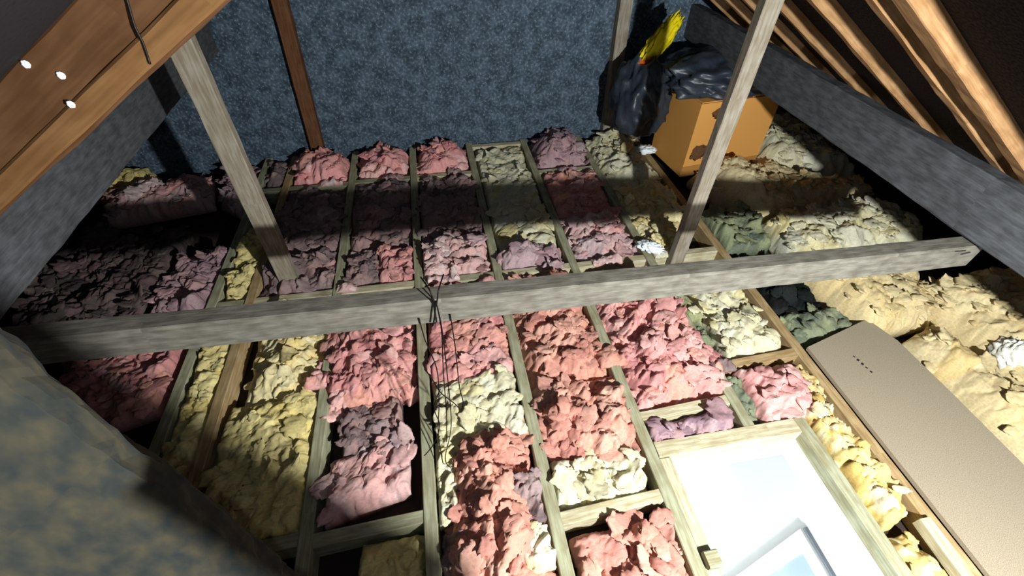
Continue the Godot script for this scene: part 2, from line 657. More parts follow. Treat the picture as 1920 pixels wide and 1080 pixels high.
# in the bay between joists k and k+1 (counted from 0), from z far to z near; s0, s1 are shares of the bay's width
func bay(label: String, k: int, zf: float, zn: float, y1: float, pal: String, seed_: int, s0 := 0.0, s1 := 1.0, loose := 1.0, plate := 0.095, skew := 0.0) -> MeshInstance3D:
	var x0: float = JX[k] + JW / 2 + 0.004
	var x1: float = JX[k + 1] - JW / 2 - 0.004
	var a := lerpf(x0, x1, s0)
	var b := lerpf(x0, x1, s1)
	var g := "yellow insulation in the joist bays" if pal in ["yellow", "cream", "gold", "amber", "ochre"] else "pink insulation in the joist bays"
	return wool(label, [a, zf, b, zf + skew, b, zn + skew, a, zn], -0.097, y1, pal, seed_, g, "insulation_batt", 0.006 if zn > -1.9 else 0.009, loose, plate)


func make_insulation() -> void:
	# against the gable wall
	wool("narrow tuft of grey brown insulation at the far left end joist, by the wall", [-1.14, -3.17, -1.0, -3.17, -1.0, -2.85, -1.14, -2.85], -0.097, 0.03, "dirty", 1, "pink insulation in the joist bays", "insulation_batt", 0.009)
	bay("plump pink insulation by the wall, under the brown stud", 1, -3.17, -2.83, 0.075, "pink_lifted", 2)
	bay("pink insulation by the wall, second bay right of the brown stud", 2, -3.17, -2.84, 0.06, "pink_lifted", 3)
	bay("deep pink insulation by the wall, left of the yellow strip", 3, -3.17, -2.84, 0.06, "pink_lifted", 4)
	bay("long pale yellow insulation strip running from the wall into the shadow band", 4, -3.13, -1.93, 0.0, "cream", 5, 0.02, 0.98, 0.5, 0.09)
	bay("mauve pink insulation against the wall, just left of the pale stud", 5, -3.2, -2.80, 0.085, "mauve", 6)
	wool("pale yellow insulation heaped at the foot of the pale stud", [1.12, -3.17, 1.50, -3.12, 1.50, -2.45, 1.13, -2.5], -0.097, 0.03, "cream", 7, "yellow insulation in the joist bays", "insulation_batt", 0.009)
	# second row, partly in the tie beam's shadow
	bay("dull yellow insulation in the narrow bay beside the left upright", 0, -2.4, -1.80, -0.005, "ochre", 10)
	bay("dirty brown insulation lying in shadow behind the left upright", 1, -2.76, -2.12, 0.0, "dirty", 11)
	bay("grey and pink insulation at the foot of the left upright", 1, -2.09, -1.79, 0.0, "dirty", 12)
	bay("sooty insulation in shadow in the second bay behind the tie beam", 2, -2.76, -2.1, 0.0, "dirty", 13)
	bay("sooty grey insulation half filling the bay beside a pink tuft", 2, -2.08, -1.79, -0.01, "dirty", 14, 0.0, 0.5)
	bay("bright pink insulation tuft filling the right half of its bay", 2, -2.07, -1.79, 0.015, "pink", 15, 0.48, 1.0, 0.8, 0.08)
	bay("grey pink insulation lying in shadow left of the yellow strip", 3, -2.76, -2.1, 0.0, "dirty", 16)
	bay("pale crumpled pink insulation just behind the cord on the tie beam", 3, -2.09, -1.79, 0.015, "pale", 17)
	bay("mauve insulation between the yellow strip and the tie beam", 4, -1.95, -1.79, 0.0, "mauve", 18)
	bay("dark pink insulation lying in shadow between wall and tie beam", 5, -2.70, -2.2, 0.0, "pink", 19)
	bay("pink insulation clump left of the white paper scrap", 5, -2.2, -1.79, 0.02, "pale", 20)
	bay("shadowed yellow insulation behind the right upright", 6, -2.45, -2.1, -0.01, "yellow", 21)
	bay("yellow insulation at the foot of the right upright", 6, -2.1, -1.79, 0.0, "yellow", 22, 0.0, 0.62)
	# in front of the second row of noggins
	bay("narrow strip of dull yellow insulation along the first joist", 0, -1.72, -0.6, -0.005, "ochre", 30, 0.0, 1.0, 0.8)
	bay("thick yellow insulation below the tie beam's left end", 1, -1.72, -1.16, 0.02, "yellow", 31, 0.12, 1.0, 0.9, 0.07)
	bay("large flat ochre insulation half lost in the lower left shadow", 1, -1.16, -0.62, 0.0, "ochre", 32, 0.04, 1.0, 0.6, 0.09)
	wool("folded pink insulation spilling over the joist left of the cord", [-0.62, -1.50, -0.19, -1.66, -0.19, -1.10, -0.56, -1.05], -0.097, 0.035, "pink", 33, "pink insulation in the joist bays", "insulation_batt", 0.006, 1.1, 0.07)
	bay("slumped purple grey insulation beside a dark gap, left of the hanging cord", 2, -1.12, -0.84, -0.03, "dirty", 34, 0.16, 0.80)
	bay("rolled pink insulation offcut beside the cross noggin at the shadow's edge", 2, -0.86, -0.63, -0.005, "pale", 35, 0.05, 0.88, 0.7, 0.12, -0.07)
	bay("pink insulation with flat torn face right below the cord", 3, -1.72, -1.10, 0.015, "pink", 36, 0.0, 1.0, 0.6, 0.08)
	bay("pale yellow insulation with a curled edge below the pink by the cord", 3, -1.12, -0.80, 0.015, "cream", 37, 0.02, 1.0, 0.7, 0.09, -0.03)
	wool("big shaggy salmon pink insulation heap at the lower centre", [-0.06, -0.83, 0.225, -0.86, 0.225, -0.25, -0.13, -0.22], -0.097, 0.06, "salmon", 38, "pink insulation in the joist bays", "insulation_batt", 0.005, 1.2, 0.07)
	wool("pale yellow insulation wedge beside the cord's joist, left of the salmon heap", [-0.132, -0.86, -0.03, -0.86, -0.07, -0.58, -0.132, -0.56], -0.097, 0.0, "cream", 55, "yellow insulation in the joist bays", "insulation_batt", 0.005)
	wool("small grey insulation scrap tucked against the joist in the salmon heap", [0.10, -0.66, 0.225, -0.66, 0.225, -0.50, 0.12, -0.48], 0.0, 0.06, "dirty", 39, "pink insulation in the joist bays", "insulation_batt", 0.005)
	wool("small pale yellow insulation scrap in the corner of the salmon heap", [0.12, -0.48, 0.225, -0.49, 0.225, -0.36, 0.13, -0.35], 0.0, 0.055, "cream", 40, "yellow insulation in the joist bays", "insulation_batt", 0.005)
	bay("torn salmon insulation filling the centre bay below the tie beam", 4, -1.72, -1.06, 0.02, "salmon", 41, 0.0, 1.0, 1.2, 0.075)
	wool("salmon insulation spilling over the joist left of the hatch header", [0.285, -1.06, 0.72, -1.06, 0.645, -0.68, 0.285, -0.70], -0.097, 0.03, "salmon", 42, "pink insulation in the joist bays", "insulation_batt", 0.006, 1.2, 0.075)
	bay("lemon yellow insulation in the centre bay above a noggin", 4, -0.71, -0.55, 0.0, "cream", 43, 0.0, 0.92, 1.0, 0.075)
	bay("shaggy pink insulation in the nearest bay left of the hatch", 4, -0.455, -0.12, -0.01, "salmon", 44, 0.03, 0.97, 1.2, 0.075)
	wool("wide pink insulation heap crossing the joist right of centre", [0.70, -1.70, 1.07, -1.66, 1.16, -0.88, 0.70, -0.88], -0.097, 0.045, "pink", 45, "pink insulation in the joist bays", "insulation_batt", 0.006, 1.2, 0.065)
	bay("mauve pink insulation strip between noggin and hatch header", 5, -0.80, -0.70, -0.005, "mauve", 46)
	bay("green tinted insulation sliver beside the cream block", 6, -1.62, -1.15, -0.03, "green", 47, 0.0, 0.22)
	bay("thick cream insulation block in the bay above the right noggin", 6, -1.55, -1.05, 0.015, "cream", 48, 0.18, 0.93, 0.8, 0.08)
	bay("rosy pink insulation tuft behind the hatch's right corner", 6, -0.97, -0.72, 0.01, "pink", 49, 0.14, 0.80)
	bay("pale green yellow insulation sliver beside the rosy tuft", 6, -0.96, -0.72, -0.02, "green", 50, 0.0, 0.16)
	wool("short amber insulation end at the bottom edge beside the loose batten", [1.37, -0.27, 1.475, -0.26, 1.475, 0.1, 1.37, 0.1], -0.097, -0.03, "amber", 56, "yellow insulation in the joist bays", "insulation_batt", 0.005, 1.0, 0.05)
	wool("long amber insulation strip packed between hatch trimmer and joist", [1.37, -0.93, 1.505, -0.95, 1.505, -0.32, 1.37, -0.28], -0.097, 0.005, "amber", 51, "yellow insulation in the joist bays", "insulation_batt", 0.005, 1.0, 0.04)
	bay("yellow insulation in the shadow below the lower left noggin", 2, -0.55, -0.1, -0.01, "ochre", 53, 0.42, 1.0)
	bay("dark insulation at the bottom edge, left of the salmon heap", 3, -0.55, -0.1, -0.03, "dirty", 54, 0.0, 0.3)
	var sc := [[-0.52, -1.765, 0.09, 0.05, "pale", "pinkish wool scraps on the noggin at the left upright's foot"], [-0.03, -1.755, 0.17, 0.045, "pale", "pinkish wool scraps on the noggin right behind the cord"], [0.56, -1.765, 0.13, 0.05, "mauve", "dark torn wool scrap on the noggin where the pink bays meet"],
		[0.86, -1.75, 0.16, 0.05, "pale", "pink wool tuft on the noggin left of the white paper"], [-0.70, -2.79, 0.16, 0.05, "pale", "wool scraps on the far noggin under the brown stud"], [-0.30, -2.80, 0.15, 0.06, "dirty", "grey wool tuft hanging over the far noggin, second bay right of the stud"],
		[0.12, -2.80, 0.10, 0.05, "dirty", "grey wool tuft on the far noggin left of the yellow strip"], [0.90, -2.72, 0.13, 0.05, "mauve", "dark pink wool tuft on the cream noggin by the wall"], [1.14, -1.0, 0.10, 0.07, "dirty", "dark torn tuft at the corner of the warm noggin"],
		[1.20, -1.755, 0.14, 0.05, "cream", "cream wool scrap on the noggin at the right upright's foot"], [0.67, -1.12, 0.13, 0.09, "salmon", "brownish pink wool bridging the joist between the two big pink heaps"], [-0.60, -1.21, 0.10, 0.07, "pink", "small pink tuft on the joist between yellow and pink batts"]]
	for i in sc.size():
		var v: Array = sc[i]
		wool(v[5], [v[0] - v[2] / 2, v[1] - v[3] / 2, v[0] + v[2] / 2, v[1] - v[3] / 2, v[0] + v[2] / 2, v[1] + v[3] / 2, v[0] - v[2] / 2, v[1] + v[3] / 2], -0.006, 0.016, v[4], 80 + i, "wool scraps on the joists and noggins", "insulation_scrap", 0.006, 0.8, 0.03)
	# right of the last joist
	var gr := "yellow insulation rolls under the right purlin"
	wool("grey green insulation clump right of the last joist, by the right upright", [1.58, -2.10, 1.88, -2.10, 1.86, -1.75, 1.60, -1.75], -0.09, 0.02, "green", 60, gr, "insulation_clump", 0.008)
	wool("black plastic edged insulation lying under the right end of the tie beam", [1.58, -1.62, 1.80, -1.60, 1.84, -1.26, 1.58, -1.26], -0.09, 0.0, "black", 61, gr, "insulation_clump", 0.007, 0.9)
	wool("dark green insulation with a yellow patch above the chipboard", [1.57, -1.24, 1.84, -1.24, 1.90, -1.12, 1.57, -1.03], -0.09, 0.0, "green", 62, gr, "insulation_clump", 0.007, 0.7)
	wool("cream insulation roll in front of the cardboard box", [2.28, -2.95, 2.6, -2.98, 2.88, -2.30, 2.20, -2.46], -0.09, 0.16, "cream", 63, gr, "insulation_roll", 0.01, 0.9, 0.12)
	wool("golden insulation batt in front of the box, half in the beam's shadow", [1.70, -2.50, 2.26, -2.44, 2.78, -2.00, 1.86, -1.98], -0.09, 0.10, "gold", 64, gr, "insulation_roll", 0.01, 0.8, 0.14)
	wool("cream topped insulation batt just behind the tie beam's right end", [1.90, -1.95, 2.75, -1.98, 2.75, -1.58, 1.86, -1.55], -0.09, 0.11, "cream", 65, gr, "insulation_roll", 0.008, 0.9, 0.09)
	wool("broad golden insulation slab beyond the chipboard", [1.84, -1.52, 2.55, -1.55, 2.30, -1.06, 1.93, -1.07], -0.09, 0.09, "gold", 66, gr, "insulation_roll", 0.007, 0.7, 0.13)
	wool("round ended golden insulation roll along the chipboard's right edge", [2.07, -1.00, 2.30, -1.06, 2.30, -0.15, 2.07, -0.15], -0.09, 0.06, "gold", 67, gr, "insulation_roll", 0.006, 0.7, 0.12)
	wool("big golden insulation roll with a white torn end at the right edge", [2.30, -1.25, 2.95, -1.30, 2.95, -0.45, 2.32, -0.55], -0.09, 0.15, "gold", 68, gr, "insulation_roll", 0.007, 1.0, 0.11)
	var tuft := lump(Vector3(0.05, 0.07, 0.06), 5, 0.5, 6.0, false, 22, [Color(0.93, 0.93, 0.88), Color(0.86, 0.86, 0.84)])
	var tf := obj("insulation_tuft", tuft, M.wool)
	tf.position = Vector3(2.36, 0.07, -0.80)
	tag(tf, "white torn wool tuft on the golden roll at the right edge", "insulation")
	wool("pink insulation showing between cardboard box and right purlin", [2.32, -3.18, 2.85, -3.18, 2.85, -2.98, 2.34, -2.98], -0.09, 0.20, "mauve", 69, "", "insulation_clump", 0.01)
	# left eaves
	var gl := "sooty insulation in the left eaves"
	wool("pink insulation strip lit in the dark left eaves", [-2.15, -2.96, -1.50, -3.02, -1.42, -2.72, -2.0, -2.60], -0.09, 0.03, "pale", 70, gl, "insulation_clump", 0.01)
	wool("dull mauve insulation between left eaves and wall", [-1.46, -3.17, -1.22, -3.17, -1.20, -2.55, -1.38, -2.70], -0.09, 0.03, "mauve", 71, gl, "insulation_clump", 0.01)
	wool("dull yellow green insulation scrap under the left purlin", [-2.35, -3.18, -1.9, -3.18, -1.85, -3.0, -2.25, -2.9], -0.09, 0.05, "ochre", 72, gl, "insulation_clump", 0.01)
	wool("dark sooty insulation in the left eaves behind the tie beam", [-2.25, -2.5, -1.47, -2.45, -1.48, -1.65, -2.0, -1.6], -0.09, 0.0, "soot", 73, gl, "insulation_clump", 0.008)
	wool("pink and grey insulation beside the first joist behind the tie beam", [-1.42, -2.2, -1.20, -2.2, -1.20, -1.62, -1.45, -1.62], -0.09, 0.0, "mauve", 74, gl, "insulation_clump", 0.007)
	wool("dim pink insulation patch under the tie beam's left end", [-1.75, -1.55, -1.23, -1.58, -1.23, -1.20, -1.50, -1.12], -0.09, 0.0, "pink", 75, gl, "insulation_clump", 0.007)


# ------------------------------------------------------------------ walls, roof, ceiling boards
func make_shell() -> void:
	var st := begin()
	add_box(st, Vector3(-2.75, -0.14, -3.32), Vector3(3.35, 2.3, -3.22))
	var w := obj("wall_back", finish(st, false), M.wall)
	struct(w, "blue grey roughcast gable wall at the far end of the loft", "wall")
	st = begin()
	add_box(st, Vector3(-2.75, -0.14, 2.3), Vector3(3.35, 2.3, 2.4))
	struct(obj("wall_front", finish(st, false), M.wall), "roughcast wall behind the viewpoint", "wall")
	for s in [-1, 1]:
		var x := -2.7 if s < 0 else 3.25
		st = begin()
		add_box(st, Vector3(x - 0.05, -0.14, -3.3), Vector3(x + 0.05, 0.3, 2.35))
		struct(obj("wall_left" if s < 0 else "wall_right", finish(st, false), M.felt), "low dark eaves wall at the %s foot of the roof" % ("left" if s < 0 else "right"), "wall")
	# roof slopes: dark felt; right slope lowered to stand for shade between rafters
	for s in [-1, 1]:
		var a := Vector3(0.33, 1.955 if s < 0 else 2.10 - 0.63 * 0.33, 0)
		var b := Vector3(-2.75, 1.755 - 0.62 * 2.75, 0) if s < 0 else Vector3(3.3, 2.10 - 0.63 * 3.3, 0)
		st = begin()
		var p := [a, b, b + Vector3(0, 0.06, 0), a + Vector3(0, 0.06, 0)]
		for i in 4:
			var c: Vector3 = p[i]
			var d: Vector3 = p[(i + 1) % 4]
			if s > 0:
				quad(st, c + Vector3(0, 0, 2.4), d + Vector3(0, 0, 2.4), d + Vector3(0, 0, -3.32), c + Vector3(0, 0, -3.32))
			else:
				quad(st, d + Vector3(0, 0, 2.4), c + Vector3(0, 0, 2.4), c + Vector3(0, 0, -3.32), d + Vector3(0, 0, -3.32))
		struct(obj("ceiling", finish(st, false), M.felt), "dark felted roof slope above the %s rafters" % ("left" if s < 0 else "right"), "roof")
	# plasterboard under the joists, with the hatch opening cut in it
	st = begin()
	add_box(st, Vector3(-2.75, -0.125, -3.3), Vector3(3.3, -0.1, -0.66))
	add_box(st, Vector3(-2.75, -0.125, 0.28), Vector3(3.3, -0.1, 2.35))
	add_box(st, Vector3(-2.75, -0.125, -0.66), Vector3(0.73, -0.1, 0.28))
	add_box(st, Vector3(1.30, -0.125, -0.66), Vector3(3.3, -0.1, 0.28))
	struct(obj("floor", finish(st, false), M.plaster), "dusty back of the ceiling plasterboard under the joists", "floor")


func make_hall() -> void:
	# the bright hall seen down through the hatch
	var st := begin()
	add_box(st, Vector3(1.45, -2.5, -1.3), Vector3(1.5, -0.125, 1.3))
	struct(obj("wall_hall_right", finish(st, false), M.paint), "white hall wall below the loft hatch, with the door", "wall")
	st = begin()
	add_box(st, Vector3(0.1, -2.5, -1.3), Vector3(0.15, -0.125, 1.3))
	struct(obj("wall_hall_left", finish(st, false), M.paint), "white hall wall below the hatch's joist side", "wall")
	st = begin()
	add_box(st, Vector3(0.1, -2.5, -1.35), Vector3(1.5, -0.125, -1.3))
	add_box(st, Vector3(0.1, -2.5, 1.3), Vector3(1.5, -0.125, 1.35))
	struct(obj("wall_hall_end", finish(st, false), M.paint), "white end walls of the hall below the hatch", "wall")
	st = begin()
	add_box(st, Vector3(0.1, -2.55, -1.35), Vector3(1.5, -2.5, 1.35))
	struct(obj("floor_hall", finish(st, false), M.paint), "pale hall floor far below the hatch", "floor")
	var d := Node3D.new()
	d.name = "door_1"
	add_child(d)
	d.position = Vector3(1.45, -2.5, 0)
	struct(d, "white door with a pale blue panel seen down through the hatch", "door")
	st = begin()
	add_box(st, Vector3(-0.03, 1.875, -0.447), Vector3(0, 1.955, 0.55))
	add_box(st, Vector3(-0.03, 0, -0.447), Vector3(0, 1.875, -0.373))
	add_box(st, Vector3(-0.03, 0, 0.48), Vector3(0, 1.875, 0.55))
	obj("door_frame", finish(st, false), M.paint, d)
	st = begin()
	add_box(st, Vector3(-0.02, 0.01, -0.373), Vector3(0, 1.875, 0.48))
	obj("door_panel", finish(st, false), M.paint_blue, d)
	st = begin()
	add_box(st, Vector3(-0.016, 1.957, -0.447), Vector3(0, 1.967, 0.55))
	obj("dark_gap", finish(st, false), M.gap, d)
	var glow := StandardMaterial3D.new()
	glow.albedo_color = Color(1, 1, 1)
	glow.emission_enabled = true
	glow.emission = Color(0.93, 0.97, 1.0)
	glow.emission_energy_multiplier = 2.0
	var o := thing("unseen_hall_lamp", "white round hall lamp out of sight beside the hatch, placed to light the hall", "lamp", Vector3(0.8, -0.14, 0.85))  # out of view; brightens the hall under the hatch
	var c := CylinderMesh.new()
	c.top_radius = 0.15
	c.bottom_radius = 0.14
	c.height = 0.03
	obj("shade", c, glow, o)
	var e := OmniLight3D.new()
	e.name = "hall_light"
	e.light_color = Color(0.93, 0.97, 1.0)
	e.light_energy = HALL_ENERGY
	e.light_size = 0.12
	e.omni_range = 10.0
	e.omni_attenuation = 2.0
	e.shadow_enabled = true
	e.position = Vector3(0.8, -0.35, 0.6)
	add_child(e)


# ------------------------------------------------------------------ roof timbers
func make_roof_timbers() -> void:
	# the tie beam across the loft, with its cord
	var tie := thing("tie_beam", "long grey timber tie beam crossing the loft from purlin to purlin", "beam", Vector3.ZERO)
	beam("timber", Vector3(-1.20, 0.70, -0.94), Vector3(1.86, 0.60, -0.955), 0.062, 0.098, Vector3.UP, M.tie, tie, 0.002, 1, 0.005)
	beam("bent_nail", Vector3(1.78, 0.645, -0.905), Vector3(1.73, 0.652, -0.895), 0.005, 0.005, Vector3.UP, M.nail, tie, 0.0, 2, 0.001)
	for s in [-1, 1]:
		var x := -1.245 if s < 0 else 1.835
		var o := beam("purlin", Vector3(x, 0.80 if s < 0 else 0.766, -3.24), Vector3(x, 0.80 if s < 0 else 0.766, 2.3), 0.07, 0.205, Vector3.UP, M.purlin, self, 0.003, 4 + s, 0.006)
		tag(o, "heavy dark grey purlin running along the %s side of the loft" % ("left" if s < 0 else "right"), "purlin", "purlins")
	# uprights
	var u1 := thing("upright", "pale timber upright standing behind the tie beam, at the left", "post", Vector3(-0.81, 0, -1.87))
	beam("timber", Vector3(0, -0.06, 0), Vector3(0.0, 1.20, 0), 0.09, 0.05, Vector3.BACK, M.strut, u1, 0.002, 6)
	var u2 := thing("upright", "pale timber upright standing behind the tie beam, beside the cardboard box", "post", Vector3(1.245, 0, -1.71))
	beam("timber", Vector3(0.0, -0.06, 0), Vector3(0.022, 1.34, 0), 0.075, 0.05, Vector3.BACK, M.strut, u2, 0.002, 7)
	# wall studs
	var s1 := beam("wall_stud", Vector3(-0.815, -0.1, -3.185), Vector3(-0.75, 1.35, -3.185), 0.085, 0.075, Vector3.BACK, M.stud, self, 0.002, 8)
	tag(s1, "dark brown timber stud on the roughcast wall, at the left", "stud", "wall studs")
	var s2 := beam("wall_stud", Vector3(1.335, -0.1, -3.185), Vector3(1.305, 1.35, -3.185), 0.085, 0.075, Vector3.BACK, M.strut, self, 0.002, 9)
	tag(s2, "pale timber stud on the roughcast wall, near the cardboard box", "stud", "wall studs")
	# rafters on the right slope
	var n := Vector3(0.63, 1, 0).normalized()
	var rz := [-0.60, -0.965, -1.085, -1.43, -1.80, -2.16, -2.52, -2.88]
	var lab := ["orange rafter nearest the viewpoint on the right slope, above the frame", "bright orange rafter at the upper right corner with saw marks along its edge",
		"thin lit rafter close behind the bright corner rafter", "orange rafter on the right slope, next behind the close pair", "orange rafter on the right slope, second behind the close pair",
		"dim rafter on the right slope, third behind the close pair", "dim rafter on the right slope, fourth behind the close pair", "dim rafter on the right slope, nearest the gable wall"]
	for i in rz.size():
		var off := n * 0.05
		var o := beam("rafter", Vector3(0.33, 2.05 - 0.63 * 0.33, rz[i]) + off, Vector3(3.2, 2.05 - 0.63 * 3.2, rz[i]) + off, 0.055 if i < 2 else 0.038, 0.10, n, M.rafter, self, 0.003, 11 + i, 0.003)
		tag(o, lab[i], "rafter", "rafters on the right slope")
	# left slope
	n = Vector3(-0.62, 1, 0).normalized()
	var lz := [-0.72, -1.45, -1.82]
	for i in lz.size():
		var off := n * 0.048
		var t := thing("rafter", ["broad orange brown rafter sloping across the upper left corner", "rafter hidden behind the broad one on the left slope", "rafter on the left slope that carries the left upright"][i], "rafter", Vector3(0, 0, lz[i]), "rafters on the left slope")
		beam("timber", Vector3(0.33, 1.64 + 0.62 * 0.33, 0) + off, Vector3(-2.6, 1.64 - 0.62 * 2.6, 0) + off, 0.05, 0.096, n, M.rafter_old, t, 0.003, 21 + i, 0.003)
		if i == 0:
			beam("batten", Vector3(0.2, 1.64 + 0.62 * 0.2, 0.0265) + n * 0.02, Vector3(-1.3, 1.64 - 0.62 * 1.3, 0.0265) + n * 0.02, 0.006, 0.03, n, M.batten, t, 0.002, 25, 0.003)
			for p in [Vector3(-0.457, 1.426, 0.026), Vector3(-0.487, 1.441, 0.026), Vector3(-0.465, 1.391, 0.030)]:
				var sm := lump(Vector3(0.0045, 0.0045, 0.002), 3, 0.3, 2.0, false, 8)
				obj("plaster_spot", sm, M.paper, t).position = p
			obj("wire", tube([Vector3(-0.333, 1.535, 0.0265), Vector3(-0.337, 1.506, 0.0275), Vector3(-0.342, 1.478, 0.030), Vector3(-0.3415, 1.462, 0.031), Vector3(-0.346, 1.436, 0.031)], 0.0014), M.wire, t)
	# the rough post close to the viewpoint, and an unseen board
	var po := beam("rough_post", Vector3(-0.561, 0.0, -0.220), Vector3(-0.66, 1.26, -0.285), 0.40, 0.20, Vector3(0.79, 0, 0.61), M.rough, self, 0.0015, 31, 0.03, 0.014)
	tag(po, "rough weathered timber post with waney edges, close at the lower left", "post")
	var pa := Vector3(0.615, 0.892, 0.244)
	var pb := Vector3(0.075, 1.10, -0.10)
	var side := Vector3(-0.55, 0.0, 0.83)
	var br := beam("unseen_plank", pa + side * 0.05, pb + side * 0.05, 0.10, 0.04, Vector3.UP, M.purlin, self, 0.003, 32)  # out of view, placed to shade the lower left of the floor
	tag(br, "dark board out of view below the viewpoint, placed to shade the lower left", "unseen_plank")


# ------------------------------------------------------------------ joists, noggins, hatch
func make_floor_timbers() -> void:
	var where := ["outermost pale ceiling joist at the left, beside the dark eaves", "warm ceiling joist second from the left", "ceiling joist at the foot of the left upright, third from the left", "ceiling joist under the hanging cord",
		"ceiling joist in the middle, right of the yellow strip at the wall", "ceiling joist that borders the left side of the hatch", "ceiling joist ending at the hatch header", "ceiling joist along the left edge of the chipboard"]
	var mats := [M.pine, M.pine_warm, M.pine, M.pine, M.pine, M.pine, M.pine, M.pine_warm]
	for i in 8:
		var zn := 2.25 if i != 6 else -0.715
		var o := beam("ceiling_joist", Vector3(JX[i], -0.05, -3.21), Vector3(JX[i], -0.05, zn), JW, 0.1, Vector3.UP, mats[i], self, 0.0018, 40 + i, 0.003)
		tag(o, where[i], "joist", "ceiling joists")
	var nog := [[0, -2.785, "pine", "noggin under scraps at the far left, first of the far row"], [1, -2.785, "pine", "pale noggin in front of the pink insulation under the brown stud"], [2, -2.80, "pine", "noggin of the far row, second bay right of the brown stud"], [3, -2.80, "pine_pale", "pale noggin of the far row, left of the yellow strip"],
		[4, -3.17, "pine_pale", "pale noggin at the wall, at the head of the yellow strip"], [5, -2.735, "pine_pale", "cream noggin in front of the mauve insulation at the wall"],
		[0, -1.755, "pine", "short noggin at the left end of the row behind the tie beam"], [1, -1.755, "pine_pale", "noggin behind the tie beam, at the foot of the left upright"], [2, -1.755, "pine_pale", "noggin behind the tie beam, left of the cord"], [3, -1.755, "pine", "noggin behind the tie beam, right behind the cord"],
		[4, -1.755, "pine_pale", "pale noggin behind the tie beam, at the end of the yellow strip's bay"], [5, -1.755, "pine_pale", "noggin behind the tie beam, left of the white paper"], [6, -1.76, "pine_pale", "cream noggin at the foot of the right upright"],
		[1, -0.59, "pine", "noggin lost in the lower left shadow"], [2, -0.59, "pine", "noggin below the rolled pink offcut at the shadow's edge"], [4, -0.517, "pine_pale", "pale noggin between lemon yellow and pink insulation, left of the hatch"],
		[5, -0.835, "pine_pale", "pale noggin above the mauve strip by the hatch"], [6, -1.01, "pine_warm", "warm noggin between the cream block and the rosy tuft"]]
	for i in nog.size():
		var k: int = nog[i][0]
		var sk := 0.0 if i < 13 else 0.008
		var o := beam("noggin", Vector3(JX[k] + JW / 2, -0.052, nog[i][1] + sk), Vector3(JX[k + 1] - JW / 2, -0.052, nog[i][1] - sk), 0.046, 0.094, Vector3.UP, M[nog[i][2]], self, 0.0018, 60 + i, 0.003)
		tag(o, nog[i][3], "noggin", "noggins between the joists")
	# hatch
	var h := thing("hatch_frame", "timber framed loft hatch opening lined in white, lit from below", "hatch", Vector3(1.0, -0.1, -0.2))
	var off := h.position
	var parts := [["header", Vector3(0.70, -0.05, -0.685), Vector3(1.335, -0.05, -0.685), 0.062, M.pine_pale], ["trimmer", Vector3(0.722, -0.058, -0.65), Vector3(0.722, -0.058, 0.3), 0.044, M.pine_pale],
		["trimmer", Vector3(1.318, -0.05, -0.71), Vector3(1.318, -0.05, 0.3), 0.05, M.pine], ["trimmer", Vector3(0.75, -0.05, 0.31), Vector3(1.29, -0.05, 0.31), 0.05, M.pine]]
	for i in parts.size():
		var p: Array = parts[i]
		beam(p[0], p[1] - off, p[2] - off, p[3], 0.1, Vector3.UP, p[4], h, 0.0018, 90 + i, 0.003)
	var st := begin()
	add_box(st, Vector3(0.742, -0.165, -0.657) - off, Vector3(1.296, -0.060, -0.644) - off)
	obj("lining_board", finish(st, false), M.paint, h)
	st = begin()
	add_box(st, Vector3(1.281, -0.165, -0.644) - off, Vector3(1.295, -0.062, 0.285) - off)
	obj("lining_board", finish(st, false), M.paint, h)
	var bl := beam("spacer_block", Vector3(0.70, 0.012, -0.30), Vector3(0.745, 0.012, -0.30), 0.05, 0.03, Vector3.UP, M.pine, self, 0.001, 97)
	bl.position.y = 0.014
	tag(bl, "short timber block lying on the hatch side joist at the bottom edge", "block")


